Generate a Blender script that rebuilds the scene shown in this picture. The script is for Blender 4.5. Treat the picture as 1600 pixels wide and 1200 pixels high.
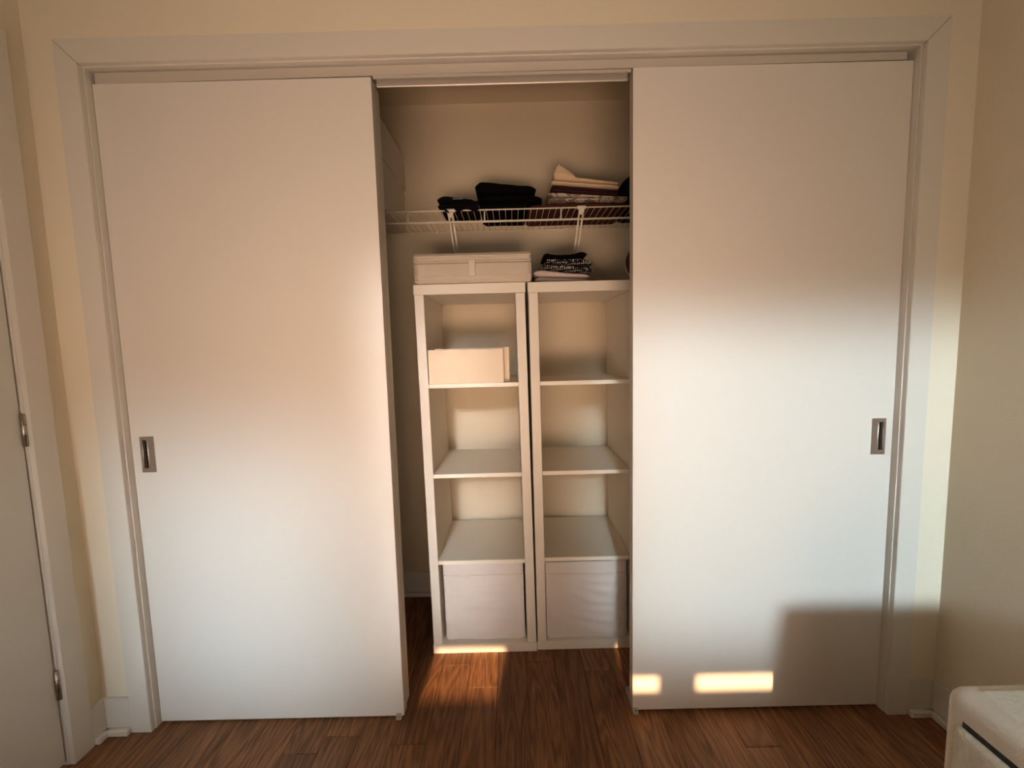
import bpy, bmesh, math, random
from mathutils import Vector, Matrix, noise

scene = bpy.context.scene
for o in list(bpy.data.objects):
    bpy.data.objects.remove(o, do_unlink=True)
C = scene.collection
random.seed(4)

# ------------------------------------------------------------------ camera
def set_camera():
    yaw, pit, rol = -0.001945, -0.089478, -0.0252767
    f = 645.666
    cy, sy, cp, sp = math.cos(yaw), math.sin(yaw), math.cos(pit), math.sin(pit)
    fw = Vector((sy * cp, cy * cp, sp)); r = Vector((cy, -sy, 0)); u = r.cross(fw)
    c, s = math.cos(rol), math.sin(rol)
    rr = r * c + u * s; uu = -r * s + u * c
    cd = bpy.data.cameras.new('camera'); co = bpy.data.objects.new('camera', cd); C.objects.link(co)
    cd.sensor_fit = 'HORIZONTAL'; cd.sensor_width = 36.0; cd.lens = f / 1600 * 36.0
    cd.clip_start = 0.02
    m = Matrix.Identity(4)
    for i in range(3):
        m[i][0] = rr[i]; m[i][1] = uu[i]; m[i][2] = -fw[i]
    m[0][3], m[1][3], m[2][3] = 1.21319, -1.24875, 1.22993
    co.matrix_world = m
    scene.camera = co
set_camera()

# ------------------------------------------------------------------ world, sun, window light, exposure
scene.view_settings.view_transform = 'Standard'
scene.view_settings.look = 'None'
scene.view_settings.gamma = 1.0
scene.view_settings.use_curve_mapping = False
scene.view_settings.exposure = 0.0
cyc = scene.cycles
cyc.max_bounces = 6; cyc.diffuse_bounces = 5; cyc.glossy_bounces = 3; cyc.transmission_bounces = 3
cyc.caustics_reflective = False; cyc.caustics_refractive = False
cyc.use_adaptive_sampling = True; cyc.adaptive_threshold = 0.04
world = bpy.data.worlds.new('sky'); scene.world = world; world.use_nodes = True
bg = world.node_tree.nodes['Background']
bg.inputs[0].default_value = (0.75, 0.85, 1.0, 1); bg.inputs[1].default_value = 0.6

SUN_DIR = Vector((0.10, 1.0, -0.375)).normalized()       # the way the light travels
def aim(o, d):
    o.rotation_euler = d.to_track_quat('-Z', 'Y').to_euler()
sl = bpy.data.lights.new('low_sun', 'SUN'); so = bpy.data.objects.new('low_sun', sl); C.objects.link(so)
sl.energy = 12.0; sl.angle = math.radians(0.7); sl.color = (1.0, 0.61, 0.31)
so.location = (0.6, -5, 3.2); aim(so, SUN_DIR)

YB = -2.5                                                # room face of the window wall
WIN = [(-0.145, 0.555), (0.58, 0.87), (1.31, 1.42), (1.53, 2.50)]  # pier and post between openings are added to cast dark gaps in the sun
WZ0, WZ1 = 1.00, 2.30
def window_lamp(name, x0, x1, z0, z1, power, color, spread, tilt):
    ld = bpy.data.lights.new(name, 'AREA'); lo = bpy.data.objects.new(name, ld); C.objects.link(lo)
    ld.shape = 'RECTANGLE'; ld.size = x1 - x0; ld.size_y = z1 - z0; ld.energy = power; ld.color = color
    ld.spread = math.radians(spread)
    off = 0.03 + (0.5 * (z1 - z0) * 0.36 if tilt else 0)
    lo.location = ((x0 + x1) / 2, YB + off, (z0 + z1) / 2)
    aim(lo, SUN_DIR if tilt else Vector((0, 1, -0.05)))
    return lo
# lamps along the window wall, W per square metre and colour: cool light scattered a little by the roller blinds,
# a weak diffuse glow of the blinds, and an added warm upward fill in place of light bounced from below
def lamp(name, a, b, z0, z1, rgb, spread, up=None):
    p = max(max(rgb), 1e-6); col = tuple(c / p for c in rgb)
    o = window_lamp(name, a, b, z0, z1, p * (b - a) * (z1 - z0), col, spread, up is None)
    if up is not None: aim(o, Vector((0, 1, up)))
    return o
BEAM_L, BEAM_M, BEAM_R = (1.62, 2.05, 2.28), (2.2, 2.2, 2.15), (1.88, 2.32, 2.48)
GLOW, FILL = (2.8, 2.5, 2.1), (8.6, 5.8, 4.1)
for a, b, z0, z1, rgb, spread, side in ((-0.145, 0.60, 0.94, 1.76, BEAM_L, 17, 0.045), (0.58, 0.87, 1.10, 2.28, BEAM_M, 10, 0.10), (1.31, 2.50, 1.10, 2.11, BEAM_R, 10, 0.10)):
    o = lamp('blind_beam', a, b, z0, z1, rgb, spread)
    aim(o, Vector((side, 1, -0.375)))
    lamp('blind_glow', a, b, z0, z1, GLOW, 180, -0.05)
lamp('added_warm_fill', 0.30, 1.75, 0.15, 0.92, FILL, 64, 0.33)  # made-up low source, warm fill for the upper doors and closet

# ------------------------------------------------------------------ materials
def mat(name, color, rough=0.5, metal=0.0, bump=0.0, bscale=200.0, var=0.0, vscale=8.0, spec=0.5, stretch=(1, 1, 1)):
    m = bpy.data.materials.new(name); m.use_nodes = True
    nt = m.node_tree; b = nt.nodes['Principled BSDF']
    b.inputs['Base Color'].default_value = (*color, 1); b.inputs['Roughness'].default_value = rough
    b.inputs['Metallic'].default_value = metal; b.inputs['Specular IOR Level'].default_value = spec
    tc = nt.nodes.new('ShaderNodeTexCoord'); mp = nt.nodes.new('ShaderNodeMapping')
    mp.inputs['Scale'].default_value = stretch
    nt.links.new(tc.outputs['Object'], mp.inputs['Vector'])
    if bump:
        n = nt.nodes.new('ShaderNodeTexNoise'); n.inputs['Scale'].default_value = bscale; n.inputs['Detail'].default_value = 3
        bp = nt.nodes.new('ShaderNodeBump'); bp.inputs['Strength'].default_value = bump; bp.inputs['Distance'].default_value = 0.002
        nt.links.new(mp.outputs[0], n.inputs['Vector']); nt.links.new(n.outputs['Fac'], bp.inputs['Height'])
        nt.links.new(bp.outputs[0], b.inputs['Normal'])
    if var:
        n = nt.nodes.new('ShaderNodeTexNoise'); n.inputs['Scale'].default_value = vscale; n.inputs['Detail'].default_value = 4
        mx = nt.nodes.new('ShaderNodeMix'); mx.data_type = 'RGBA'
        mx.inputs['A'].default_value = (*[c * (1 - var) for c in color], 1)
        mx.inputs['B'].default_value = (*[min(1, c * (1 + var)) for c in color], 1)
        nt.links.new(mp.outputs[0], n.inputs['Vector']); nt.links.new(n.outputs['Fac'], mx.inputs['Factor'])
        nt.links.new(mx.outputs['Result'], b.inputs['Base Color'])
    return m

M = {}
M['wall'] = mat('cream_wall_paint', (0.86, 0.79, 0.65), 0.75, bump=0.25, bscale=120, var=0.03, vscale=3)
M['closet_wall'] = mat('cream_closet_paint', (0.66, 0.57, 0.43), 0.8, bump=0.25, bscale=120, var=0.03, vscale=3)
M['ceiling'] = mat('white_ceiling_paint', (0.62, 0.57, 0.48), 0.85, bump=0.2, bscale=150)
M['trim'] = mat('white_trim_paint', (0.76, 0.73, 0.67), 0.45, bump=0.08, bscale=90)
M['door'] = mat('white_door_laminate', (0.78, 0.745, 0.70), 0.42, bump=0.05, bscale=160)
M['edge'] = mat('shaded_edge_band', (0.62, 0.57, 0.51), 0.5, bump=0.05)  # door white darkened, shade of the side edges put into the colour
M['room_door'] = mat('white_room_door_paint', (0.72, 0.71, 0.66), 0.45, bump=0.06, bscale=100)
M['track'] = mat('satin_white_track_metal', (0.66, 0.61, 0.55), 0.28, metal=0.25, bump=0.03)
M['unit'] = mat('white_melamine', (0.78, 0.73, 0.65), 0.4, bump=0.04, bscale=150)
M['unit_shelf'] = mat('white_melamine_shelf', (0.84, 0.79, 0.69), 0.24, bump=0.04, bscale=150)
M['bin'] = mat('off_white_bin_fabric', (0.72, 0.67, 0.64), 0.9, bump=0.35, bscale=700, var=0.03, vscale=20)
M['lidbox'] = mat('cream_box_fabric', (0.60, 0.53, 0.45), 0.9, bump=0.4, bscale=600, var=0.04, vscale=25)
M['lidbox_trim'] = mat('cream_box_binding', (0.68, 0.61, 0.51), 0.85, bump=0.3, bscale=500)
M['card'] = mat('cream_fabric_panel', (0.80, 0.65, 0.48), 0.8, bump=0.2, bscale=500, var=0.03, vscale=15)
M['card2'] = mat('cream_fabric_panel_edge', (0.74, 0.62, 0.40), 0.85, bump=0.2, bscale=500)
M['wire'] = mat('white_vinyl_wire', (0.74, 0.68, 0.58), 0.4)
M['steel'] = mat('brushed_nickel', (0.46, 0.40, 0.36), 0.42, metal=1.0, bump=0.05, bscale=60, stretch=(1, 1, 12))
M['steel_dark'] = mat('dark_pull_cup', (0.07, 0.06, 0.055), 0.4, metal=0.6)
M['steel_bright'] = mat('polished_steel', (0.85, 0.80, 0.74), 0.45, metal=1.0)
M['nickel'] = mat('hinge_nickel', (0.50, 0.45, 0.38), 0.3, metal=1.0)
M['plastic'] = mat('clear_grey_plastic', (0.45, 0.40, 0.34), 0.35)
M['black'] = mat('black_knit_fabric', (0.0035, 0.003, 0.0035), 0.95, bump=0.3, bscale=300, spec=0.03)
M['black2'] = mat('black_canvas_fabric', (0.005, 0.0045, 0.006), 0.9, bump=0.3, bscale=400, spec=0.05)
M['grey_tape'] = mat('grey_stripe', (0.25, 0.25, 0.27), 0.6)
M['cream_cloth'] = mat('cream_cotton', (0.72, 0.55, 0.37), 0.95, bump=0.5, bscale=300, var=0.06, vscale=14, spec=0.1)
M['plum'] = mat('dark_plum_cloth', (0.05, 0.018, 0.020), 0.95, bump=0.4, bscale=300, spec=0.1)
M['maroon'] = mat('maroon_cloth', (0.075, 0.022, 0.016), 0.95, bump=0.5, bscale=250, var=0.15, vscale=30, spec=0.1)
M['navy'] = mat('navy_cloth', (0.006, 0.007, 0.015), 0.95, bump=0.5, bscale=250, spec=0.1)
M['pale_cloth'] = mat('pale_lilac_cloth', (0.60, 0.50, 0.48), 0.95, bump=0.4, bscale=300, var=0.08, vscale=40, spec=0.1)
M['white_box'] = mat('matt_white_card', (0.66, 0.60, 0.52), 0.8, bump=0.1)
M['tray'] = mat('dark_brown_lacquer', (0.05, 0.025, 0.015), 0.35)
M['tray_rim'] = mat('pale_rim', (0.45, 0.38, 0.29), 0.4)
M['appliance'] = mat('white_textured_plastic', (0.60, 0.56, 0.47), 0.5, bump=1.0, bscale=160, var=0.16, vscale=140)
M['appliance_smooth'] = mat('white_smooth_plastic', (0.62, 0.57, 0.48), 0.45, bump=0.5, bscale=180, var=0.05, vscale=90)
M['gasket'] = mat('black_rubber', (0.012, 0.012, 0.012), 0.6)
M['curtain'] = mat('fill_curtain_fabric', (0.62, 0.40, 0.22), 0.9, bump=0.2, bscale=400)
M['blind'] = mat('cream_roller_blind', (0.70, 0.62, 0.50), 0.9, bump=0.2, bscale=500)

def mat_pattern(name, kind):
    m = bpy.data.materials.new(name); m.use_nodes = True
    nt = m.node_tree; b = nt.nodes['Principled BSDF']; b.inputs['Roughness'].default_value = 0.95
    b.inputs['Specular IOR Level'].default_value = 0.1
    tc = nt.nodes.new('ShaderNodeTexCoord'); mp = nt.nodes.new('ShaderNodeMapping')
    nt.links.new(tc.outputs['Object'], mp.inputs['Vector'])
    rp = nt.nodes.new('ShaderNodeValToRGB')
    if kind == 'leaf':       # large pale leaf shapes on a taupe ground
        mp.inputs['Scale'].default_value = (13, 13, 16); mp.inputs['Rotation'].default_value = (0, 0.5, 0.3)
        t = nt.nodes.new('ShaderNodeTexNoise'); t.inputs['Scale'].default_value = 1.6; t.inputs['Detail'].default_value = 1.5
        t.inputs['Distortion'].default_value = 1.2
        nt.links.new(mp.outputs[0], t.inputs['Vector']); nt.links.new(t.outputs['Fac'], rp.inputs[0])
        rp.color_ramp.interpolation = 'CONSTANT'
        rp.color_ramp.elements[0].color = (0.20, 0.15, 0.115, 1)
        rp.color_ramp.elements[1].position = 0.48; rp.color_ramp.elements[1].color = (0.52, 0.44, 0.37, 1)
        e = rp.color_ramp.elements.new(0.62); e.color = (0.28, 0.21, 0.16, 1)
    else:                    # black cloth with a close white speckled check
        mp.inputs['Scale'].default_value = (120, 120, 150)
        t = nt.nodes.new('ShaderNodeTexVoronoi'); t.inputs['Scale'].default_value = 1.0; t.inputs['Randomness'].default_value = 0.35
        nt.links.new(mp.outputs[0], t.inputs['Vector']); nt.links.new(t.outputs['Distance'], rp.inputs[0])
        rp.color_ramp.elements[0].position = 0.30; rp.color_ramp.elements[0].color = (0.55, 0.50, 0.46, 1)
        rp.color_ramp.elements[1].position = 0.42; rp.color_ramp.elements[1].color = (0.010, 0.009, 0.010, 1)
    nt.links.new(rp.outputs[0], b.inputs['Base Color'])
    return m
M['leaf'] = mat_pattern('taupe_leaf_print_cloth', 'leaf')
M['check'] = mat_pattern('black_white_check_cloth', 'check')

def mat_wood():
    m = bpy.data.materials.new('brown_oak_plank'); m.use_nodes = True
    nt = m.node_tree; L = nt.links; b = nt.nodes['Principled BSDF']
    tc = nt.nodes.new('ShaderNodeTexCoord'); oi = nt.nodes.new('ShaderNodeObjectInfo')
    ad = nt.nodes.new('ShaderNodeVectorMath'); ad.operation = 'ADD'
    ml = nt.nodes.new('ShaderNodeVectorMath'); ml.operation = 'MULTIPLY'
    cb = nt.nodes.new('ShaderNodeCombineXYZ')
    L.new(oi.outputs['Random'], cb.inputs[0]); L.new(oi.outputs['Random'], cb.inputs[1]); L.new(oi.outputs['Random'], cb.inputs[2])
    ml.inputs[1].default_value = (37.0, 91.0, 13.0); L.new(cb.outputs[0], ml.inputs[0])
    L.new(tc.outputs['Object'], ad.inputs[0]); L.new(ml.outputs[0], ad.inputs[1])
    mp = nt.nodes.new('ShaderNodeMapping'); mp.inputs['Scale'].default_value = (1.0, 0.10, 1.0)
    L.new(ad.outputs[0], mp.inputs['Vector'])
    big = nt.nodes.new('ShaderNodeTexNoise'); big.inputs['Scale'].default_value = 14; big.inputs['Detail'].default_value = 1; big.inputs['Distortion'].default_value = 0.4
    L.new(mp.outputs[0], big.inputs['Vector'])
    rings = nt.nodes.new('ShaderNodeMath'); rings.operation = 'MULTIPLY'; rings.inputs[1].default_value = 70.0
    L.new(big.outputs['Fac'], rings.inputs[0])
    sn = nt.nodes.new('ShaderNodeMath'); sn.operation = 'SINE'; L.new(rings.outputs[0], sn.inputs[0])
    mp2 = nt.nodes.new('ShaderNodeMapping'); mp2.inputs['Scale'].default_value = (1.0, 0.035, 1.0)
    L.new(ad.outputs[0], mp2.inputs['Vector'])
    fine = nt.nodes.new('ShaderNodeTexNoise'); fine.inputs['Scale'].default_value = 420; fine.inputs['Detail'].default_value = 3
    L.new(mp2.outputs[0], fine.inputs['Vector'])
    mr = nt.nodes.new('ShaderNodeMapRange'); mr.inputs[1].default_value = -1; mr.inputs[2].default_value = 1; mr.inputs[3].default_value = 0.35; mr.inputs[4].default_value = 0.62
    L.new(sn.outputs[0], mr.inputs[0])
    av = nt.nodes.new('ShaderNodeMix'); av.inputs['Factor'].default_value = 0.55
    L.new(mr.outputs[0], av.inputs['A']); L.new(fine.outputs['Fac'], av.inputs['B'])
    rp = nt.nodes.new('ShaderNodeValToRGB')
    rp.color_ramp.elements[0].position = 0.30; rp.color_ramp.elements[0].color = (0.055, 0.019, 0.006, 1)
    rp.color_ramp.elements[1].position = 0.66; rp.color_ramp.elements[1].color = (0.335, 0.150, 0.064, 1)
    L.new(av.outputs['Result'], rp.inputs[0])
    hs = nt.nodes.new('ShaderNodeHueSaturation'); L.new(rp.outputs[0], hs.inputs['Color'])
    mv = nt.nodes.new('ShaderNodeMapRange'); mv.inputs[3].default_value = 0.78; mv.inputs[4].default_value = 1.18
    L.new(oi.outputs['Random'], mv.inputs[0]); L.new(mv.outputs[0], hs.inputs['Value'])
    L.new(hs.outputs[0], b.inputs['Base Color'])
    b.inputs['Roughness'].default_value = 0.5; b.inputs['Specular IOR Level'].default_value = 0.3
    bp = nt.nodes.new('ShaderNodeBump'); bp.inputs['Strength'].default_value = 0.25; bp.inputs['Distance'].default_value = 0.001
    L.new(av.outputs['Result'], bp.inputs['Height']); L.new(bp.outputs[0], b.inputs['Normal'])
    return m
M['wood'] = mat_wood()
M['subfloor'] = mat('dark_subfloor', (0.02, 0.012, 0.008), 0.9, bump=0.1)

def mat_glass():
    m = bpy.data.materials.new('window_glass'); m.use_nodes = True
    nt = m.node_tree; nt.nodes.clear()
    o = nt.nodes.new('ShaderNodeOutputMaterial'); mx = nt.nodes.new('ShaderNodeMixShader'); mx.inputs[0].default_value = 0.06
    t = nt.nodes.new('ShaderNodeBsdfTransparent'); g = nt.nodes.new('ShaderNodeBsdfGlossy'); g.inputs['Roughness'].default_value = 0.02
    nt.links.new(t.outputs[0], mx.inputs[1]); nt.links.new(g.outputs[0], mx.inputs[2]); nt.links.new(mx.outputs[0], o.inputs[0])
    return m
M['glass'] = mat_glass()

# ------------------------------------------------------------------ mesh helpers
def new_bm(): return bmesh.new()
def box(bm, x0, x1, y0, y1, z0, z1, bev=0.0, seg=1):
    t = bmesh.new() if bev else bm
    vs = [t.verts.new((x, y, z)) for z in (z0, z1) for y in (y0, y1) for x in (x0, x1)]
    for f in ((0, 2, 3, 1), (4, 5, 7, 6), (0, 1, 5, 4), (2, 6, 7, 3), (0, 4, 6, 2), (1, 3, 7, 5)):
        t.faces.new([vs[i] for i in f])
    if bev:
        bmesh.ops.bevel(t, geom=list(t.edges), offset=bev, segments=seg, affect='EDGES', profile=0.5)
        merge(bm, t)
    return bm
def merge(bm, t):
    me = bpy.data.meshes.new('tmp'); t.to_mesh(me); t.free(); bm.from_mesh(me); bpy.data.meshes.remove(me)
def tube(bm, p0, p1, r, n=8):
    p0, p1 = Vector(p0), Vector(p1); d = (p1 - p0).normalized()
    a = d.orthogonal().normalized(); b = d.cross(a)
    rings = []
    for p in (p0, p1):
        rings.append([bm.verts.new(p + (a * math.cos(2 * math.pi * i / n) + b * math.sin(2 * math.pi * i / n)) * r) for i in range(n)])
    for i in range(n):
        bm.faces.new((rings[0][i], rings[0][(i + 1) % n], rings[1][(i + 1) % n], rings[1][i]))
    bm.faces.new(rings[0][::-1]); bm.faces.new(rings[1])
    return bm
def profile_x(bm, pts, x0, x1):
    """a closed outline of (y, z) points drawn out along x"""
    a = [bm.verts.new((x0, y, z)) for y, z in pts]; b = [bm.verts.new((x1, y, z)) for y, z in pts]
    n = len(pts)
    for i in range(n):
        bm.faces.new((a[i], a[(i + 1) % n], b[(i + 1) % n], b[i]))
    bm.faces.new(a[::-1]); bm.faces.new(b)
    bmesh.ops.recalc_face_normals(bm, faces=bm.faces)
    return bm
ROOT = {}
def finish(name, bm, m, parent=None, smooth=False, loc=None):
    """link a bmesh drawn in world coordinates as one object, under its parent when given"""
    bmesh.ops.recalc_face_normals(bm, faces=bm.faces)
    base = Vector(ROOT.get(parent.name, (0, 0, 0))) if parent else Vector((0, 0, 0))
    if loc is None:
        xs = [v.co for v in bm.verts]
        lo = Vector((min(v.x for v in xs), min(v.y for v in xs), min(v.z for v in xs)))
        hi = Vector((max(v.x for v in xs), max(v.y for v in xs), max(v.z for v in xs)))
        loc = (lo + hi) / 2; loc.z = lo.z
    loc = Vector(loc)
    bmesh.ops.translate(bm, verts=bm.verts, vec=-loc)
    me = bpy.data.meshes.new(name); bm.to_mesh(me); bm.free()
    if smooth:
        for p in me.polygons: p.use_smooth = True
    me.materials.append(M[m])
    o = bpy.data.objects.new(name, me); C.objects.link(o)
    o.parent = parent; o.location = loc - base; ROOT[o.name] = tuple(loc)
    return o
def thing(name, label, cat, loc, group=None):
    o = bpy.data.objects.new(name, None); C.objects.link(o); o.location = loc; o.empty_display_size = 0.05
    o['label'] = label; o['category'] = cat
    if group: o['group'] = group
    ROOT[o.name] = tuple(loc)
    return o
def tag(o, label, cat, group=None):
    o['label'] = label; o['category'] = cat
    if group: o['group'] = group
    return o
def struct(o, label, cat):
    o['kind'] = 'structure'; o['label'] = label; o['category'] = cat
    return o
def bx(name, x0, x1, y0, y1, z0, z1, m, parent=None, bev=0.0, seg=1):
    return finish(name, box(new_bm(), x0, x1, y0, y1, z0, z1, bev, seg), m, parent)

# ------------------------------------------------------------------ dimensions of the room
XL, XR = -0.16, 2.57          # side walls
W, H = 2.41, 2.063            # casing opening
CW = 0.066                    # casing width
YW = 0.013                    # room face of the closet wall (casing face is y = 0)
YJ = 0.130                    # closet side of that wall
YC = 0.735                    # back wall of the closet
ZC = 2.335                    # closet ceiling
ZR = 2.46                     # room ceiling

# ------------------------------------------------------------------ floor of single planks
fl = struct(bx('floor', XL - 0.1, XR + 0.1, YB - 0.1, YC + 0.1, -0.06, -0.014, 'subfloor'), 'dark brown oak plank floor running into the closet', 'floor')
PITCH = 0.1092; X0 = 0.8025
known = {0: -0.062, 2: 0.148, 10: -0.096, -3: -0.085, -2: -0.03, 4: -0.55, 5: 0.34, 3: -0.38, 1: -0.5, 6: -0.7, 7: -0.3, 8: 0.25, 9: -0.6, 11: -0.45, 12: 0.1, -1: -0.42, -4: -0.3}
k = math.floor((XL - X0) / PITCH)
rnd = random.Random(9)
while X0 + k * PITCH < XR:
    xa, xb = max(X0 + k * PITCH, XL - 0.05), min(X0 + (k + 1) * PITCH, XR + 0.05)
    y0 = known.get(k, rnd.uniform(-0.8, 0.3))
    cuts = [YB - 0.05]
    y = y0
    while y > YB + 0.25: cuts.append(y); y -= rnd.uniform(0.7, 1.25)
    y = y0 + rnd.uniform(0.75, 1.2)
    while y < YC - 0.2: cuts.append(y); y += rnd.uniform(0.7, 1.2)
    cuts.append(YC + 0.05); cuts.sort()
    for a, b in zip(cuts[:-1], cuts[1:]):
        bx('plank', xa + 0.0004, xb - 0.0004, a + 0.0004, b - 0.0004, -0.014, 0.0, 'wood', fl, bev=0.0011)
    k += 1

# ------------------------------------------------------------------ walls and ceilings
bm = new_bm()
box(bm, XL - 0.1, -0.005, YW, YJ, -0.014, ZR); box(bm, W + 0.005, XR + 0.1, YW, YJ, -0.014, ZR)
box(bm, -0.005, W + 0.005, YW, YJ, H + 0.02, ZR)
struct(finish('wall_front', bm, 'wall'), 'cream painted wall around the closet opening', 'wall')
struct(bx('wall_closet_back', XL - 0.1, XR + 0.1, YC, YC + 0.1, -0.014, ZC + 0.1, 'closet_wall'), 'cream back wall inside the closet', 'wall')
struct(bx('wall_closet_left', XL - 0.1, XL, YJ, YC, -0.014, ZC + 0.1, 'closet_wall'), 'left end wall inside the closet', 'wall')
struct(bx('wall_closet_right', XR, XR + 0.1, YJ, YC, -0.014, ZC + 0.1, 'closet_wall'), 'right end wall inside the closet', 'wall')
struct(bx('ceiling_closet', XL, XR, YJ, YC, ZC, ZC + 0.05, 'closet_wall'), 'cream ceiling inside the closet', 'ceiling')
struct(bx('ceiling', XL - 0.1, XR + 0.1, YB - 0.1, YJ, ZR, ZR + 0.1, 'ceiling'), 'white ceiling of the room', 'ceiling')
struct(bx('wall_right', XR, XR + 0.1, YB - 0.1, YW, -0.014, ZR, 'wall'), 'cream side wall to the right of the closet', 'wall')
# left wall with the opening of the room door
DY1, DY0, DH = -0.105, -0.90, 2.06
bm = new_bm()
box(bm, XL - 0.1, XL, DY1 + 0.02, YW, -0.014, ZR); box(bm, XL - 0.1, XL, YB - 0.1, DY0 - 0.02, -0.014, ZR)
box(bm, XL - 0.1, XL, DY0 - 0.02, DY1 + 0.02, DH + 0.02, ZR)
struct(finish('wall_left', bm, 'wall'), 'cream side wall with the room door, left of the closet', 'wall')
# window wall behind the camera
bm = new_bm()
FILL_WIN = ((0.30, 1.75),)  # low opening added to house the warm fill lamp
bm.free(); bm = new_bm()
def wall_row(z0, z1, gaps):
    x = XL - 0.1
    for a, b in gaps:
        if a > x: box(bm, x, a, YB - 0.14, YB, z0, z1)
        x = b
    box(bm, x, XR + 0.1, YB - 0.14, YB, z0, z1)
wall_row(-0.014, 0.12, ()); wall_row(0.12, 0.93, FILL_WIN); wall_row(0.93, 0.955, ())
wall_row(0.955, 1.0, WIN[:2]); wall_row(1.0, WZ1, WIN); wall_row(WZ1, ZR, ())
struct(finish('wall_back', bm, 'wall'), 'cream wall with the windows opposite the closet', 'wall')
for i, (a, b) in enumerate(WIN):
    z0 = 0.955 if i < 2 else 1.0
    w = struct(bx('window_%d' % (i + 1), a, b, YB - 0.13, YB + 0.02, z0, z0 + 0.015, 'trim'), 'white window sill opposite the closet', 'window')
    bm = new_bm(); ft = 0.006
    box(bm, a, a + ft, YB - 0.12, YB - 0.09, z0 + 0.015, WZ1); box(bm, b - ft, b, YB - 0.12, YB - 0.09, z0 + 0.015, WZ1)
    box(bm, a + ft, b - ft, YB - 0.12, YB - 0.09, WZ1 - 0.02, WZ1)
    finish('window_frame', bm, 'trim', w)
    bx('pane', a + ft, b - ft, YB - 0.107, YB - 0.103, z0 + 0.015, WZ1 - 0.02, 'glass', w)
for i, (a, b) in enumerate(FILL_WIN):
    w = struct(bx('window_%d' % (i + 5), a, b, YB - 0.13, YB + 0.01, 0.12, 0.135, 'trim'), 'white sill of the low window added for the warm fill', 'window')
    bx('pane', a, b, YB - 0.107, YB - 0.103, 0.135, 0.93, 'glass', w)
    cu = thing('fill_curtain', 'amber pleated curtain on the low window added for the warm fill', 'curtain', ((a + b) / 2, YB - 0.03, 0.14))
    bm = new_bm(); N = 90
    lo = [bm.verts.new((a + (b - a) * k / N, YB - 0.03 + 0.012 * math.sin(k * 0.9), 0.14)) for k in range(N + 1)]
    hi = [bm.verts.new((a + (b - a) * k / N, YB - 0.03 + 0.010 * math.sin(k * 0.9), 0.915)) for k in range(N + 1)]
    for k in range(N): bm.faces.new((lo[k], lo[k + 1], hi[k + 1], hi[k]))
    finish('fabric', bm, 'curtain', cu, True)
    finish('rod', tube(new_bm(), (a, YB - 0.03, 0.918), (b, YB - 0.03, 0.918), 0.006, 10), 'nickel', cu, True)
BLZ = [0.975, 1.08, 1.08, 1.08]
BLN = ['wide cream roller blind drawn fully down on the leftmost window', 'cream roller blind stopped above the sill of the narrow window',
       'cream roller blind on the thin window strip beside the pier added for its shadow', 'wide cream roller blind stopped above the sill at the right']
for i, (a, b) in enumerate(WIN):
    r = thing('roller_blind', BLN[i], 'blind', ((a + b) / 2, YB - 0.02, BLZ[i]), 'roller blinds on the window wall')
    bx('fabric', a + 0.001, b - 0.001, YB - 0.012, YB - 0.010, BLZ[i], WZ1 - 0.02, 'blind', r)
    finish('roller', tube(new_bm(), (a + 0.001, YB - 0.018, WZ1 - 0.022), (b - 0.001, YB - 0.018, WZ1 - 0.022), 0.018, 14), 'trim', r, True)
    bx('hem_bar', a + 0.001, b - 0.001, YB - 0.016, YB - 0.006, BLZ[i], BLZ[i] + 0.012, 'trim', r, 0.002)

# ------------------------------------------------------------------ closet casing, jamb, track
def mitred(name, pts, y0, y1, m, parent=None):
    """flat board of four (x, z) corners, y0 front"""
    bm = new_bm()
    a = [bm.verts.new((x, y0, z)) for x, z in pts]; b = [bm.verts.new((x, y1, z)) for x, z in pts]
    bm.faces.new(a); bm.faces.new(b[::-1])
    for i in range(4): bm.faces.new((a[i], b[i], b[(i + 1) % 4], a[(i + 1) % 4]))
    bmesh.ops.recalc_face_normals(bm, faces=bm.faces)
    bmesh.ops.bevel(bm, geom=list(bm.edges), offset=0.0012, segments=2, affect='EDGES')
    return finish(name, bm, m, parent)
t1 = thing('trim_1', 'white flat casing with mitred corners framing the closet opening', 'trim', (W / 2, 0.01, 0)); t1['kind'] = 'structure'
g = 0.0007
mitred('casing_board', [(-CW, 0.0), (0, 0.0), (0, H - g), (-CW, H + CW - g)], 0.0, YW + 0.002, 'trim', t1)
mitred('casing_board', [(W, 0.0), (W + CW, 0.0), (W + CW, H + CW - g), (W, H - g)], 0.0, YW + 0.002, 'trim', t1)
mitred('casing_board', [(0 + g, H), (W - g, H), (W + CW - g, H + CW), (-CW + g, H + CW)], 0.0, YW + 0.002, 'trim', t1)
bx('jamb_board', -0.013, 0.003, YW + 0.002, YJ, 0.0, H + 0.013, 'trim', t1, 0.001)
bx('jamb_board', W - 0.003, W + 0.013, YW + 0.002, YJ, 0.0, H + 0.013, 'trim', t1, 0.001)
bx('jamb_board', 0.003, W - 0.003, YW + 0.002, YJ, H - 0.003, H + 0.013, 'trim', t1, 0.001)

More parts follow.
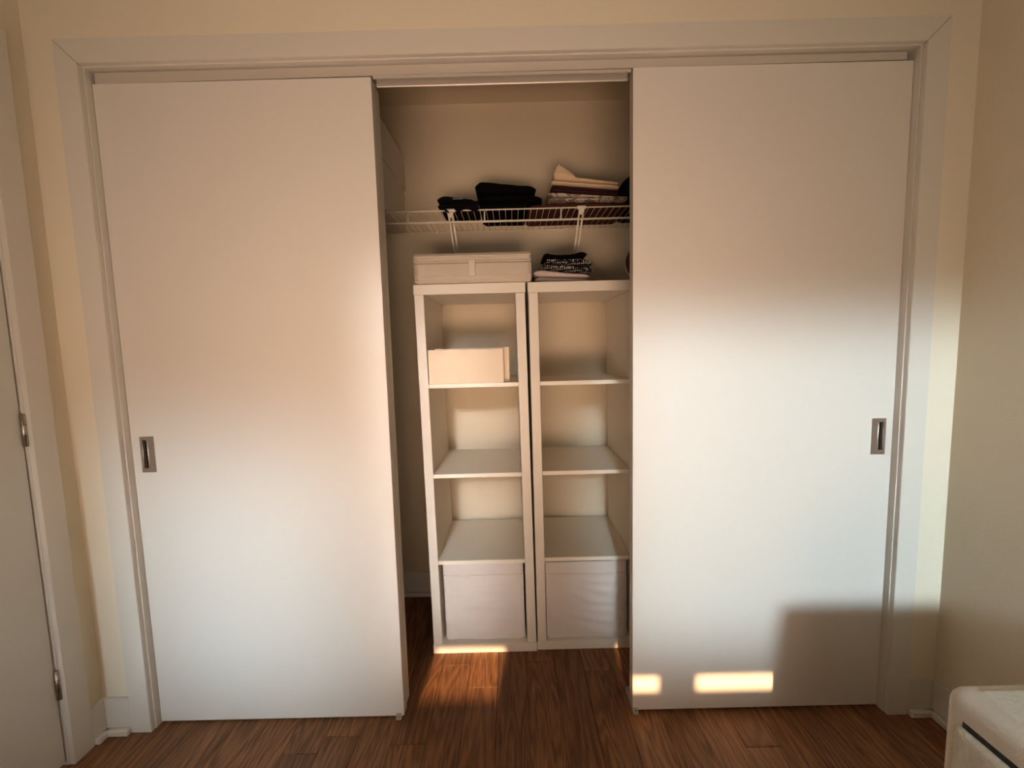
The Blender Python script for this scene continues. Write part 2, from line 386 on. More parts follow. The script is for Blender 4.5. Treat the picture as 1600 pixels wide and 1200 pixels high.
DT = 2.0257    # top of the sliding doors
tr = thing('sliding_door_track', 'white metal double track under the head of the closet opening', 'track', (W / 2, 0.07, DT))
def rail(name, pts, x0=0.013, x1=2.385, rise=0.0):
    bm = profile_x(new_bm(), pts, x0, x1)
    for v in bm.verts:
        if v.co.z < 2.045: v.co.z += rise * (v.co.x - x0) / (x1 - x0)
    finish(name, bm, 'track', tr)
rail('front_fascia', [(0.0350, 2.0285), (0.0365, 2.0272), (0.0415, 2.0285), (0.0415, 2.0540), (0.0350, 2.0540)], rise=0.0085)
rail('cover_strip', [(0.0362, 2.0235), (0.0385, 2.0218), (0.0412, 2.0235), (0.0412, 2.0300), (0.0362, 2.0300)], 0.8260, 1.5820)
rail('divider_rail', [(0.0725, 2.0225), (0.0743, 2.0200), (0.0762, 2.0225), (0.0762, 2.0540), (0.0725, 2.0540)], 0.826, 1.582)
rail('rear_rail', [(0.1150, 2.0520), (0.1165, 2.0495), (0.1195, 2.0505), (0.1195, 2.0540), (0.1150, 2.0540)])
bx('top_plate', 0.013, 2.385, 0.0350, 0.1195, 2.0541, 2.0570, 'track', tr)

# ------------------------------------------------------------------ sliding doors
PZ0, PZ1 = 0.8623, 0.9778
def sliding_door(x0, x1, y0, z0, z1, label, pull=None):
    t = thing('sliding_door', label, 'door', ((x0 + x1) / 2, y0 + 0.018, z0), 'sliding closet doors')
    y1 = y0 + 0.036
    bm = new_bm()
    if pull:
        side, px0, px1 = pull
        xs = [x0, px0 + 0.003, px1 - 0.003, x1]; zs = [z0, PZ0 + 0.003, PZ1 - 0.003, z1]
        v = [[bm.verts.new((x, y0, z)) for x in xs] for z in zs]
        for j in range(3):
            for i in range(3):
                if (i, j) != (1, 1): bm.faces.new((v[j][i], v[j][i + 1], v[j + 1][i + 1], v[j + 1][i]))
        h = [v[1][1], v[1][2], v[2][2], v[2][1]]
        hb = [bm.verts.new((p.co.x, y0 + 0.016, p.co.z)) for p in h]
        for i in range(4): bm.faces.new((h[i], h[(i + 1) % 4], hb[(i + 1) % 4], hb[i]))
        bm.faces.new(hb)
        bk = [bm.verts.new((x, y1, z)) for x, z in ((x0, z0), (x1, z0), (x1, z1), (x0, z1))]
        bm.faces.new(bk[::-1])
        bm.faces.new((v[0][0], v[0][1], v[0][2], v[0][3], bk[1], bk[0]))
        bm.faces.new((v[3][3], v[3][2], v[3][1], v[3][0], bk[3], bk[2]))
        bm.faces.new((v[0][3], v[1][3], v[2][3], v[3][3], bk[2], bk[1]))
        bm.faces.new((v[3][0], v[2][0], v[1][0], v[0][0], bk[0], bk[3]))
        finish('panel', bm, 'door', t)
        # recessed metal pull: flat plate with an off-centre slot, a dark cup behind it and a rolled bright lip
        wd = px1 - px0
        s0, s1 = (px0 + 0.16 * wd, px0 + 0.54 * wd) if side < 0 else (px1 - 0.54 * wd, px1 - 0.16 * wd)
        q0, q1 = PZ0 + 0.014, PZ1 - 0.012
        bm = new_bm(); yf = y0 - 0.0012; yk = y0 + 0.0015
        box(bm, px0, s0, yf, yk, PZ0, PZ1); box(bm, s1, px1, yf, yk, PZ0, PZ1)
        box(bm, s0, s1, yf, yk, PZ0, q0); box(bm, s0, s1, yf, yk, q1, PZ1)
        pl = finish('pull_plate', bm, 'steel', t)
        bm = new_bm()
        box(bm, px0 + 0.004, px1 - 0.004, y0 + 0.013, y0 + 0.0155, PZ0 + 0.004, PZ1 - 0.004)
        finish('pull_cup', bm, 'steel_dark', pl)
        lx = s1 if side < 0 else s0
        finish('pull_lip', tube(new_bm(), (lx, y0 + 0.0005, q0 + 0.001), (lx, y0 + 0.0005, q1 - 0.001), 0.0026, 12), 'steel_bright', pl, True)
        ex = s0 if side < 0 else s1
        finish('pull_lip', tube(new_bm(), (ex, y0 + 0.0005, q0 + 0.001), (ex, y0 + 0.0005, q1 - 0.001), 0.0012, 8), 'steel_bright', pl, True)
    else:
        box(bm, x0, x1, y0, y1, z0, z1); finish('panel', bm, 'door', t)
    # narrow edge band on the leading edge
    xe = x1 if x1 < 1.0 else x0
    s = 1 if x1 < 1.0 else -1
    bx('edge_band', min(xe, xe + s * 0.0008), max(xe, xe + s * 0.0008), y0 + 0.0008, y1 - 0.0008, z0 + 0.001, z1 - 0.001, 'edge', t)
    return t
sliding_door(0.0045, 0.8197, 0.035, 0.006, 2.0262, 'white sliding closet door left of the open shelves, with a recessed metal pull', (-1, 0.0310, 0.0752))
sliding_door(1.5883, 2.4055, 0.035, 0.007, 2.0322, 'white sliding closet door right of the open shelves, crossed by sunlight strips', (1, 2.3398, 2.3840))
sliding_door(0.0055, 0.8178, 0.0775, 0.008, 2.0262, 'white sliding door pushed behind the left one, only its edge showing')

def guide(x0, x1, label):
    t = thing('floor_guide', label, 'door guide', ((x0 + x1) / 2, 0.06, 0), 'floor guides of the sliding doors')
    bx('base_strip', x0, x1, 0.023, 0.121, 0.0, 0.003, 'plastic', t, 0.0008)
    bm = new_bm()
    xm0, xm1 = x0 + 0.0062, x1 - 0.0062
    box(bm, x0, xm0, 0.0285, 0.032, 0.003, 0.017); box(bm, xm1, x1, 0.0285, 0.032, 0.003, 0.017)
    box(bm, xm0, xm1, 0.0285, 0.032, 0.003, 0.006); box(bm, xm0, xm1, 0.0285, 0.032, 0.013, 0.017)
    finish('upright_clip', bm, 'plastic', t)
    bx('rear_clip', x0, x1, 0.1155, 0.119, 0.003, 0.017, 'plastic', t, 0.0006)
guide(0.795, 0.813, 'small plastic floor guide under the corner of the left closet door')
guide(1.5875, 1.6055, 'small plastic floor guide under the corner of the right closet door')

# ------------------------------------------------------------------ baseboards with shoe moulding
def base(name, label, x0, x1, y0, y1, side, inner=False):
    """side: which way the moulding looks: '-y', '+x', '-x'"""
    t = thing(name, label, 'baseboard', ((x0 + x1) / 2, (y0 + y1) / 2, 0)); t['kind'] = 'structure'
    bx('board', x0, x1, y0, y1, 0.0, 0.119, 'trim', t, 0.002, 2)
    s = 0.017
    if side == '-y': c = (x0, x1, y0 - s, y0)
    elif side == '+x': c = (x1, x1 + s, y0, y1)
    else: c = (x0 - s, x0, y0, y1)
    bx('shoe_moulding', *c, 0.0, 0.020, 'trim', t, 0.004, 2)
base('baseboard_front_left', 'white baseboard stub between the left wall and the closet casing', XL, -CW, 0.002, YW, '-y')
base('baseboard_front_right', 'white baseboard stub between the closet casing and the right wall', W + CW, XR, 0.002, YW, '-y')
base('baseboard_left', 'short white baseboard between the corner and the room door casing', XL, XL + 0.014, -0.041, 0.002, '+x')
base('baseboard_right', 'white baseboard along the right wall behind the white cabinet', XR - 0.014, XR, YB, 0.002, '-x')
base('baseboard_closet_back', 'white baseboard along the back of the closet', XL, XR, YC - 0.013, YC, '-y')

# ------------------------------------------------------------------ room door on the left wall
t2 = thing('trim_2', 'white casing around the room door on the left wall', 'trim', (XL, -0.07, 0)); t2['kind'] = 'structure'
XF = XL + 0.016
bx('casing_board', XL, XF, -0.101, -0.041, 0.0, DH + 0.066, 'trim', t2, 0.0015, 2)
bx('casing_board', XL, XF, DY0 - 0.064, DY0 - 0.004, 0.0, DH + 0.066, 'trim', t2, 0.0015, 2)
bx('casing_board', XL, XF, DY0 - 0.003, -0.102, DH, DH + 0.066, 'trim', t2, 0.0015, 2)
bx('jamb_board', XL - 0.1, XL, -0.102, -0.085, 0.0, DH + 0.02, 'trim', t2, 0.001)
bx('jamb_board', XL - 0.1, XL, DY0 - 0.02, DY0 - 0.003, 0.0, DH + 0.02, 'trim', t2, 0.001)
bx('jamb_board', XL - 0.1, XL, DY0 - 0.003, -0.102, DH, DH + 0.02, 'trim', t2, 0.001)
XD = XL - 0.006
d1 = thing('door_1', 'plain white room door on the left wall, cut off by the picture edge', 'door', (XD - 0.018, (DY0 + DY1) / 2, 0.012)); d1['kind'] = 'structure'
bx('panel', XD - 0.036, XD, DY0, -0.1055, 0.012, DH - 0.004, 'room_door', d1, 0.002)
for z in (0.216, 0.985, 1.78):
    h = finish('hinge', tube(new_bm(), (XD + 0.004, -0.1035, z), (XD + 0.004, -0.1035, z + 0.092), 0.0062, 12), 'nickel', d1, True)
    bx('hinge_leaf', XD - 0.02, XD + 0.004, -0.1030, -0.1021, z + 0.004, z + 0.088, 'nickel', h)
    for dz in (0.03, 0.061):
        finish('hinge_joint', tube(new_bm(), (XD + 0.004, -0.1035, z + dz), (XD + 0.004, -0.1035, z + dz + 0.0015), 0.0067, 12), 'steel_dark', h)
# lever of the room door
lv = finish('lever_rose', tube(new_bm(), (XD, -0.84, 0.98), (XD + 0.008, -0.84, 0.98), 0.026, 24), 'nickel', d1)
bm = tube(new_bm(), (XD + 0.008, -0.84, 0.98), (XD + 0.05, -0.84, 0.98), 0.009, 12); tube(bm, (XD + 0.05, -0.848, 0.98), (XD + 0.05, -0.735, 0.98), 0.008, 12)
finish('lever', bm, 'nickel', lv)

# ------------------------------------------------------------------ two open cube shelving units
UW, UH, UD, T, CH, ST = 0.42, 1.47, 0.39, 0.038, 0.3365, 0.016
SH = [T + CH, T + 2 * CH + ST, T + 3 * CH + 2 * ST]
def shear(bm, x, rack):
    for v in bm.verts: v.co.x -= v.co.z * rack
def unit(x, y, rack, label):
    t = thing('shelving_unit', label, 'shelf unit', (x + UW / 2, y + UD / 2, 0), 'tall white shelving units in the closet')
    def part(n, x0, x1, z0, z1, m, bev=0.0012):
        bm = box(new_bm(), x + x0, x + x1, y, y + UD, z0, z1, bev, 1); shear(bm, x, rack); finish(n, bm, m, t)
    part('bottom_panel', 0, UW, 0, T, 'unit'); part('top_panel', 0, UW, UH - T, UH, 'unit')
    part('side_panel', 0.0025, T, T + 0.0006, UH - T - 0.0006, 'unit'); part('side_panel', UW - T, UW - 0.0025, T + 0.0006, UH - T - 0.0006, 'unit')
    for z in SH: part('shelf', T + 0.0005, UW - T - 0.0005, z, z + ST, 'unit_shelf', 0.0008)
    return t
U1 = (0.8655, 0.3215, 0.0114); U2 = (1.2866, 0.3290, 0.0062)
unit(*U1, 'white four-cube shelving unit next to the dark gap, left of the pair')
unit(*U2, 'white four-cube shelving unit partly hidden by the right closet door')

def fabric_bin(x0, x1, y0, z0, z1, rack, label, seed, rot):
    t = thing('fabric_bin', label, 'storage bin', ((x0 + x1) / 2, y0 + 0.17, z0), 'fabric bins in the bottom cubes')
    d = 0.33
    def wr(u, v):   # wrinkles of the soft front
        p = Vector((u * 2.2 + seed, v * 11 + 0.8 * math.sin(u * 3 + seed) + u * 1.6, seed))
        sag = math.sin(math.pi * u) * math.sin(math.pi * min(1, v * 1.05)) * 0.006
        return -0.0085 * noise.noise(p) * (0.3 + 0.7 * math.sin(math.pi * min(1, max(0, u)))) + sag * 0.6
    bm = new_bm(); NX, NZ = 36, 44
    zb = z1 - 0.055
    grid = []
    for j in range(NZ + 1):
        v = j / NZ; z = z0 + (z1 - z0) * v; row = []
        for i in range(NX + 1):
            u = i / NX; x = x0 + (x1 - x0) * u
            fold = 0.0025 * math.exp(-((z - zb) / 0.004) ** 2)
            k = 0.25 if z > zb else 1.0
            r = 0.010                                    # rounded lower corners and edges
            ex = max(0, r - min(u, 1 - u) * (x1 - x0)) / r
            yy = y0 + wr(u, v) * k - fold + 0.006 * ex * ex
            zz = z + (0.006 * ex * ex if v < 0.04 else 0)
            row.append(bm.verts.new((x - z * rack + rot * (x - x0) * 0, yy + rot * (x - x0), zz)))
        grid.append(row)
    for j in range(NZ):
        for i in range(NX): bm.faces.new((grid[j][i], grid[j][i + 1], grid[j + 1][i + 1], grid[j + 1][i]))
    o = finish('front_panel', bm, 'bin', t, True)
    bm = new_bm()
    tk = 0.004
    for a in ((x0, x0 + tk, y0 + 0.012, y0 + d), (x1 - tk, x1, y0 + 0.012, y0 + d), (x0 + tk, x1 - tk, y0 + d - tk, y0 + d)):
        box(bm, *a, z0, z1)
    box(bm, x0 + tk, x1 - tk, y0 + 0.012, y0 + d - tk, z0, z0 + tk)
    box(bm, x0 + tk, x1 - tk, y0 + 0.008, y0 + 0.012, z0 + tk, z1)
    shear(bm, 0, rack); finish('body', bm, 'bin', t)
    bm = new_bm()
    for i in range(30):
        xa = x0 + 0.003 + (x1 - x0 - 0.006) * i / 30; xb = x0 + 0.003 + (x1 - x0 - 0.006) * (i + 0.7) / 30
        box(bm, xa, xb, y0 - 0.0032 + rot * (xa - x0), y0 + 0.002 + rot * (xa - x0), zb + 0.0065, zb + 0.0075)
    shear(bm, 0, rack); finish('hem_stitching', bm, 'lidbox_trim', t)
fabric_bin(0.9155, 1.2395, 0.349, 0.0385, 0.362, 0.0114, 'off-white wrinkled fabric bin in the bottom cube with the sunlit corner', 1.7, 0.004)
fabric_bin(1.3285, 1.6570, 0.347, 0.0385, 0.3610, 0.0062, 'off-white fabric bin in the bottom cube half shaded by the right door', 6.3, 0.0)

# two flat folded cream boxes on the upper shelf of the left unit
def folded_box(x0, x1, y0, y1, z0, z1, m, name, label, seed, bow):
    t = thing(name, label, 'folded box', ((x0 + x1) / 2, (y0 + y1) / 2, z0), 'folded cream boxes on the upper shelf')
    def sheet(ya, yb, zt, xo):
        bm = new_bm(); NX, NZ = 22, 10
        f, b = [], []
        for j in range(NZ + 1):
            rf, rb = [], []
            for i in range(NX + 1):
                u, v = i / NX, j / NZ
                x = x0 + xo + (x1 - x0) * u; z = z0 + (zt - z0) * v - bow * math.sin(math.pi * u) * v * 0.4
                dy = bow * 1.6 * math.sin(math.pi * u) * v ** 3 + 0.0012 * noise.noise(Vector((u * 3 + seed, v * 3, seed)))
                rf.append(bm.verts.new((x, ya + dy, z))); rb.append(bm.verts.new((x, yb + dy * 0.4, z)))
            f.append(rf); b.append(rb)
        for j in range(NZ):
            for i in range(NX):
                bm.faces.new((f[j][i], f[j][i + 1], f[j + 1][i + 1], f[j + 1][i])); bm.faces.new((b[j][i], b[j + 1][i], b[j + 1][i + 1], b[j][i + 1]))
        for i in range(NX):
            bm.faces.new((f[0][i], b[0][i], b[0][i + 1], f[0][i + 1])); bm.faces.new((f[NZ][i], f[NZ][i + 1], b[NZ][i + 1], b[NZ][i]))
        for j in range(NZ):
            bm.faces.new((f[j][0], f[j + 1][0], b[j + 1][0], b[j][0])); bm.faces.new((f[j][NX], b[j][NX], b[j + 1][NX], f[j + 1][NX]))
        return bm
    ym = (y0 + y1) / 2
    finish('front_panel', sheet(y0, ym - 0.0015, z1, 0), m, t)
    finish('back_panel', sheet(ym + 0.0015, y1, z1 - 0.003, 0.001), m, t)
    bx('binding', x1 - 0.002, x1 + 0.0022, y0 + 0.003, y1 - 0.003, z0 + 0.004, z1 - 0.006, 'card2', t, 0.0008)
S3 = SH[2] + ST
folded_box(0.8935, 1.1775, 0.328, 0.352, S3 + 0.0003, 1.2255, 'card', 'folded_fabric_box', 'flat cream folded box standing at the front of the upper shelf', 2.0, 0.006)
folded_box(0.9150, 1.2000, 0.366, 0.386, S3 + 0.0003, 1.2305, 'card', 'folded_fabric_box', 'second cream folded box, leaning out behind the front one', 5.0, 0.003)

# ------------------------------------------------------------------ cream lidded fabric box on the left unit
t = thing('lidded_fabric_box', 'low cream fabric box with a handle tab on top of the left shelving unit', 'storage box', (1.075, 0.45, UH))
bx0, bx1, by0, by1, bz0, bz1 = 0.8575, 1.2925, 0.312, 0.592, UH + 0.0003, 1.579
def soft_box(x0, x1, y0, y1, z0, z1, seed, amp, r, n=26, nz=10):
    bm = new_bm(); box(bm, x0, x1, y0, y1, z0, z1)
    bmesh.ops.bevel(bm, geom=list(bm.edges), offset=r, segments=3, affect='EDGES')
    bmesh.ops.subdivide_edges(bm, edges=[e for e in bm.edges if e.calc_length() > 0.05], cuts=n, use_grid_fill=True)
    for v in bm.verts:
        p = v.co
        v.co = p + Vector((0.3, 1, 0.5)) * amp * noise.noise(Vector((p.x * 14 + seed, p.y * 14, p.z * 25)))
    return bm
finish('body', soft_box(bx0, bx1, by0, by1, bz0 + 0.0015, bz1 - 0.033, 3.1, 0.0012, 0.004), 'lidbox', t, True)
finish('lid', soft_box(bx0 - 0.001, bx1 + 0.001, by0 - 0.002, by1, bz1 - 0.032, bz1, 7.7, 0.0014, 0.005), 'lidbox', t, True)
for z in (bz1 - 0.034, bz1 - 0.012, bz0 + 0.024, bz0 + 0.005):
    bx('piping', bx0 + 0.002, bx1 - 0.002, by0 - 0.0035, by0 + 0.002, z, z + 0.004, 'lidbox_trim', t, 0.0015, 2)
tb = bx('handle_tab', 1.060, 1.086, by0 - 0.0065, by0 - 0.001, bz0 + 0.024, bz1 - 0.026, 'lidbox_trim', t, 0.0015, 2)
for x in (1.0605, 1.0825):
    bx('tab_edge', x, x + 0.003, by0 - 0.008, by0 - 0.0055, bz0 + 0.025, bz1 - 0.027, 'lidbox_trim', tb, 0.0008)

# ------------------------------------------------------------------ wire shelf
ws = thing('wire_shelf', 'white vinyl-coated wire shelf fixed across the back of the closet', 'wire shelf', (1.2, YC, 1.72))
DZ, FY = 1.772, 0.43
def rod(n, p0, p1, r, par=ws, m='wire', k=8): return finish(n, tube(new_bm(), p0, p1, r, k), m, par, True)
rod('front_rod', (XL, FY, DZ - 0.003), (XR, FY, DZ - 0.003), 0.0028)
rod('front_rod', (XL, FY, DZ - 0.046), (XR, FY, DZ - 0.046), 0.0028)
rod('middle_rod', (XL, 0.58, DZ - 0.005), (XR, 0.58, DZ - 0.005), 0.0028)
rod('back_rod', (XL, YC - 0.006, DZ - 0.003), (XR, YC - 0.006, DZ - 0.003), 0.0030)
first = None
for i in range(106):
    x = XL + 0.015 + i * 0.0254
    if first is None:
        first = rod('deck_wire', (x, FY, DZ), (x, YC - 0.004, DZ), 0.0009, k=6)
    else:
        c = first.copy(); C.objects.link(c); c.location.x = first.location.x + i * 0.0254
for i in range(10):
    x = -0.0845 + i * 0.3008
    if XL < x < XR: rod('lip_post', (x, FY - 0.0015, DZ - 0.046), (x, FY - 0.0015, DZ - 0.003), 0.0028)
for x in (0.2, 0.985, 1.5, 2.2):
    bm = new_bm()
    n0 = Vector((x, FY - 0.002, DZ - 0.012)); n1 = Vector((x, YC - 0.005, DZ - 0.28))
    for s in (-0.0075, 0.0075):
        tube(bm, n0 + Vector((s, 0, 0)), n1 + Vector((s, 0, 0)), 0.0040, 8)
    box(bm, x - 0.0075, x + 0.0075, FY - 0.004, FY + 0.002, DZ - 0.03, DZ - 0.01)
    sb = finish('brace', bm, 'wire', ws, True)
    bm = new_bm(); box(bm, x - 0.018, x + 0.018, FY - 0.0065, FY + 0.007, DZ - 0.010, DZ + 0.0025, 0.003, 2); box(bm, x - 0.011, x + 0.011, FY - 0.0065, FY + 0.004, DZ - 0.024, DZ - 0.010, 0.002, 2)
    finish('brace_hook', bm, 'wire', sb)
    bx('wall_foot', x - 0.014, x + 0.014, YC - 0.005, YC, DZ - 0.30, DZ - 0.262, 'wire', sb, 0.001)
for i in range(9):
    x = XL + 0.14 + i * 0.3
    bx('wall_clip', x - 0.006, x + 0.006, YC - 0.010, YC, DZ - 0.012, DZ + 0.004, 'wire', ws, 0.001)

# ------------------------------------------------------------------ folded clothes
def cloth(name, m, x0, x1, y0, y1, zbot, ztop, seed, layers=1, amp=0.004, label=None, cat='folded cloth', group=None, ny=2.6, ends=0.02, parent=None):
    """pile of soft folded layers; zbot and ztop are functions of x"""
    bm = new_bm(); NU, NV = 28, 46
    for l in range(layers):
        prev = None; rings = []
        for j in range(NV + 1):
            v = j / NV; x = x0 + (x1 - x0) * v
            zb, zt = zbot(x), ztop(x); hh = (zt - zb) / layers
            za, zc = zb + l * hh, zb + (l + 1) * hh + (0.0005 if l < layers - 1 else 0)
            e = min(1.0, min(v, 1 - v) * (x1 - x0) / ends)
            k = math.sqrt(max(0.02, 1 - (1 - e) ** 2))
            off = 0.004 * noise.noise(Vector((l * 7.1 + seed, v * 4, 2)))
            ring = []
            for i in range(NU):
                a = 2 * math.pi * i / NU; c, s = math.cos(a), math.sin(a)
                yy = math.copysign(abs(c) ** (2 / 6.0), c); zz = math.copysign(abs(s) ** (2 / ny), s)
                y = (y0 + y1) / 2 + (y1 - y0) / 2 * yy * (0.92 + 0.08 * k) + off
                z = (za + zc) / 2 + (zc - za) / 2 * zz * k
                p = Vector((x * 18 + seed, y * 18, z * 30 + l * 3))
                w = noise.noise(p)
                z2 = z + amp * w * (0.35 if zz > 0 else 0.0)
                ring.append(bm.verts.new((x + amp * 0.8 * noise.noise(p * 1.3), y + amp * noise.noise(p + Vector((9, 0, 0))), max(z2, zb))))
            rings.append(ring)
        for j in range(NV):
            for i in range(NU):
                bm.faces.new((rings[j][i], rings[j][(i + 1) % NU], rings[j + 1][(i + 1) % NU], rings[j + 1][i]))
        bm.faces.new(rings[0][::-1]); bm.faces.new(rings[-1])
    o = finish(name, bm, m, parent, True)
    if label: tag(o, label, cat, group)
    return o
K = lambda c: (lambda x: c)
D0 = DZ + 0.0022
GS = 'folded clothes on the wire shelf'
# black pile
cloth('folded_garment', 'black', 1.098, 1.348, 0.445, 0.70, lambda x: D0 + (0.027 if x > 1.288 else 0), lambda x: 1.836 - 0.02 * max(0, (x - 1.29) / 0.06), 3.0, 2, 0.006, 'black folded garment lying directly on the wire shelf, under another', 'clothing', GS)
cloth('folded_garment', 'black', 1.083, 1.325, 0.452, 0.69, lambda x: 1.8395, lambda x: 1.896 - 0.03 * max(0, (x - 1.10) / 0.22), 8.0, 1, 0.006, 'black rolled garment on top of the black pile', 'clothing', GS, ends=0.03)
# small black pouch on the left
t = thing('fabric_pouch', 'small flat black pouch with a thin grey stripe, leftmost on the wire shelf', 'pouch', (1.02, 0.52, D0))
cloth('body', 'black2', 0.936, 1.093, 0.424, 0.60, K(D0), lambda x: 1.824 - 0.020 * max(0, (x - 1.02) / 0.07) + 0.004 * math.sin(x * 60), 5.0, 2, 0.005, ends=0.022, parent=t)
bx('stripe', 0.997, 1.036, 0.4175, 0.4215, 1.8085, 1.8115, 'grey_tape', t, 0.0008)
bm = new_bm()
pts = [(0.950, 0.4225, 1.785), (0.975, 0.418, 1.768), (0.985, 0.418, 1.756), (0.968, 0.420, 1.762)]
a = [bm.verts.new(p) for p in pts]; b = [bm.verts.new((p[0], p[1] + 0.0035, p[2])) for p in pts]
bm.faces.new(a); bm.faces.new(b[::-1])
for i in range(4): bm.faces.new((a[i], b[i], b[(i + 1) % 4], a[(i + 1) % 4]))
finish('loose_strap', bm, 'black2', t)
bm = new_bm(); N = 16; rows = []
for j in range(5):
    row = []
    for i in range(N + 1):
        u, v = i / N, j / 4
        z = 1.800 - v * (0.038 + 0.008 * math.sin(u * 9) - 0.02 * abs(u - 0.55))
        row.append((1.000 + 0.096 * u, 0.4195 - 0.003 * math.sin(v * 3) + 0.0015 * math.sin(u * 14), z))
    rows.append(row)
fa = [[bm.verts.new(p) for p in r] for r in rows]; fb = [[bm.verts.new((p[0], p[1] + 0.003, p[2])) for p in r] for r in rows]
for j in range(4):
    for i in range(N):
        bm.faces.new((fa[j][i], fa[j][i + 1], fa[j + 1][i + 1], fa[j + 1][i])); bm.faces.new((fb[j][i], fb[j + 1][i], fb[j + 1][i + 1], fb[j][i + 1]))
for i in range(N):
    bm.faces.new((fa[4][i], fa[4][i + 1], fb[4][i + 1], fb[4][i])); bm.faces.new((fa[0][i], fb[0][i], fb[0][i + 1], fa[0][i + 1]))
finish('flap', bm, 'black2', t, True)
# right-hand pile, sagging to the right
lin = lambda za, zb, xa=1.38, xb=1.66: (lambda x: za + (zb - za) * min(1, max(0, (x - xa) / (xb - xa))))
cloth('folded_cloth', 'maroon', 1.292, 1.700, 0.452, 0.71, K(D0), lambda x: D0 + 0.022 + 0.004 * math.sin(x * 14), 11.0, 1, 0.004, 'wide maroon cloth folded flat at the bottom of the cream pile', 'cloth', GS)
cloth('folded_cloth', 'leaf', 1.372, 1.690, 0.446, 0.69, K(D0 + 0.0265), lin(1.840, 1.812, 1.38, 1.68), 14.0, 2, 0.003, 'taupe leaf-print cloth folded between maroon and plum cloths', 'cloth', GS)
cloth('folded_cloth', 'plum', 1.386, 1.655, 0.448, 0.68, lin(1.8435, 1.8165), lin(1.867, 1.840), 17.0, 2, 0.002, 'dark plum cloth folded beneath the cream cloths', 'cloth', GS, ends=0.01)
cloth('folded_cloth', 'cream_cloth', 1.384, 1.655, 0.446, 0.68, lin(1.8685, 1.8415), lin(1.888, 1.858), 21.0, 1, 0.003, 'thin cream cloth folded just above the plum cloth', 'cloth', GS, ends=0.012)
def peak(x):
    base = 1.906 + (1.874 - 1.906) * min(1, max(0, (x - 1.40) / 0.25))
    return base + 0.056 * max(0, 1 - abs(x - 1.418) / (0.030 if x < 1.418 else 0.068)) ** 0.8
cloth('folded_cloth', 'cream_cloth', 1.396, 1.655, 0.452, 0.60, lin(1.890, 1.859), peak, 25.0, 1, 0.003, 'cream cloth with one corner bunched up on top of the pile', 'cloth', GS, ends=0.008)
# navy bundle at the right edge of the opening
cloth('soft_bundle', 'navy', 1.668, 1.860, 0.440, 0.66, K(D0 + 0.031), lambda x: 1.896 + 0.02 * math.sin((x - 1.66) * 14), 31.0, 1, 0.006, 'dark navy fabric bundle at the door edge on the wire shelf', 'bundle', GS, ny=2.0, ends=0.06)
cloth('folded_cloth', 'navy', 1.706, 1.880, 0.446, 0.70, K(D0), K(D0 + 0.029), 33.0, 1, 0.003, 'navy folded cloth under the navy bundle on the wire shelf', 'cloth', GS)

# small pile on the right unit
GP = 'folded clothes on the right shelving unit'
Z0 = UH + 0.0005
cloth('folded_cloth', 'pale_cloth', 1.306, 1.522, 0.385, 0.60, K(Z0), lambda x: 1.528 - 0.022 * max(0, (x - 1.33) / 0.19), 41.0, 2, 0.006, 'pale lilac cloth at the bottom of the small pile', 'cloth', GP, ends=0.03)
cloth('folded_cloth', 'check', 1.328, 1.535, 0.378, 0.59, lambda x: 1.532 - 0.024 * max(0, (x - 1.33) / 0.19), lambda x: 1.534 + 0.034 * min(1, max(0, (x - 1.33) / 0.03)) - 0.006 * max(0, (x - 1.48) / 0.05), 44.0, 2, 0.006, 'black and white speckled cloth in the middle of the small pile', 'cloth', GP, ends=0.05)
cloth('folded_cloth', 'black', 1.346, 1.515, 0.392, 0.57, lambda x: 1.571, lambda x: 1.594 - 0.010 * math.sin(math.pi * min(1, max(0, (x - 1.35) / 0.14))) , 47.0, 1, 0.005, 'black cloth with a dip on top of the small pile', 'cloth', GP, ends=0.022)

# round tray standing at the door edge on the right unit
t = thing('round_tray', 'dark round tray with a pale rim standing behind the right closet door edge', 'tray', (1.742, 0.44, Z0))
cx, cz, rr = 1.745, Z0 + 0.0795, 0.0755
bm = new_bm(); tube(bm, (cx, 0.428, cz), (cx, 0.436, cz), rr - 0.004, 48); finish('dish', bm, 'tray', t)
bm = new_bm(); N, Q = 64, 10; rg = []
for i in range(N):
    a = 2 * math.pi * i / N; row = []
    for j in range(Q):
        b = 2 * math.pi * j / Q; r_ = rr + 0.0032 * math.cos(b)
        row.append(bm.verts.new((cx + r_ * math.cos(a), 0.428 + 0.008 * math.sin(b), cz + r_ * math.sin(a))))
    rg.append(row)
for i in range(N):
    for j in range(Q): bm.faces.new((rg[i][j], rg[i][(j + 1) % Q], rg[(i + 1) % N][(j + 1) % Q], rg[(i + 1) % N][j]))
finish('rim', bm, 'tray_rim', t, True)

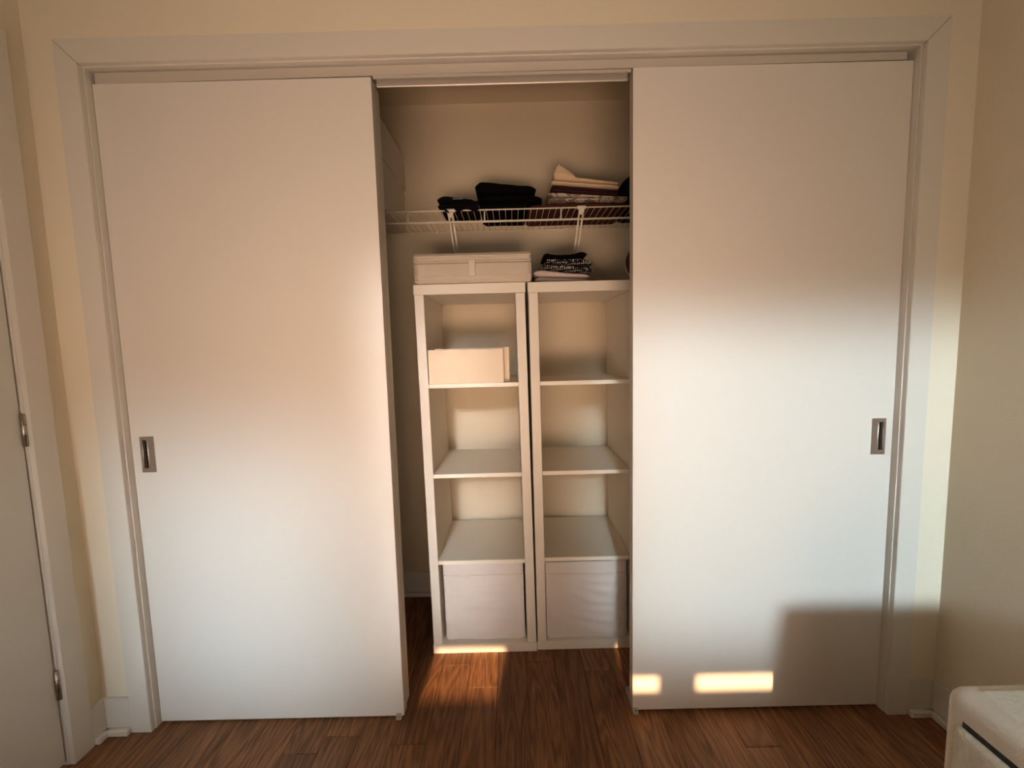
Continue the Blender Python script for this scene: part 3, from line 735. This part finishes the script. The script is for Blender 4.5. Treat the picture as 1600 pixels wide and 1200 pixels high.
# tall white box at the left end of the wire shelf
t = thing('lidded_box', 'tall white lidded box on the wire shelf behind the left door', 'storage box', (0.55, 0.58, D0))
bx('body', 0.355, 0.735, 0.405, 0.725, D0, 1.960, 'white_box', t, 0.002)
lid = bx('lid', 0.350, 0.741, 0.400, 0.730, 1.9605, 2.105, 'white_box', t, 0.002)
bm = new_bm()
pts = [(0.735, 0.63, 1.9605), (0.735, 0.66, 1.9605), (0.735, 0.725, 1.925), (0.735, 0.70, 1.925)]
a = [bm.verts.new(p) for p in pts]; b = [bm.verts.new((p[0] + 0.003, p[1], p[2])) for p in pts]
bm.faces.new(a); bm.faces.new(b[::-1])
for i in range(4): bm.faces.new((a[i], b[i], b[(i + 1) % 4], a[(i + 1) % 4]))
finish('tape_strip', bm, 'white_box', t)

# ------------------------------------------------------------------ white appliance-like cabinet in the near right corner
AX0, AX1, AY0, AY1, AZ = 2.005, 2.550, -1.06, -0.525, 0.588
t = thing('rounded_cabinet', 'white rounded plastic cabinet with a dark door gap in the near right corner', 'cabinet', ((AX0 + AX1) / 2, (AY0 + AY1) / 2, 0))
def rbox(x0, x1, y0, y1, z0, z1, r, seg=6):
    return box(new_bm(), x0, x1, y0, y1, z0, z1, r, seg)
finish('body', rbox(AX0, AX1, AY0, AY1, 0.02, AZ, 0.028), 'appliance_smooth', t, True)
bm = box(new_bm(), AX0 - 0.011, AX0 + 0.02, AY0 + 0.03, AY1 - 0.030, 0.05, AZ - 0.057, 0.014, 4)
finish('door', bm, 'appliance', t, True)
bx('door_gap', AX0 - 0.0016, AX0 + 0.01, AY0 + 0.022, AY1 - 0.040, AZ - 0.058, AZ - 0.047, 'gasket', t, 0.001)
bx('top_cover', AX0 + 0.035, AX1 - 0.03, AY0 + 0.03, AY1 - 0.03, AZ - 0.01, AZ + 0.003, 'appliance', t, 0.002)
for x in (AX0 + 0.06, AX1 - 0.06):
    for y in (AY0 + 0.06, AY1 - 0.06):
        finish('foot', tube(new_bm(), (x, y, 0), (x, y, 0.021), 0.02, 16), 'gasket', t)
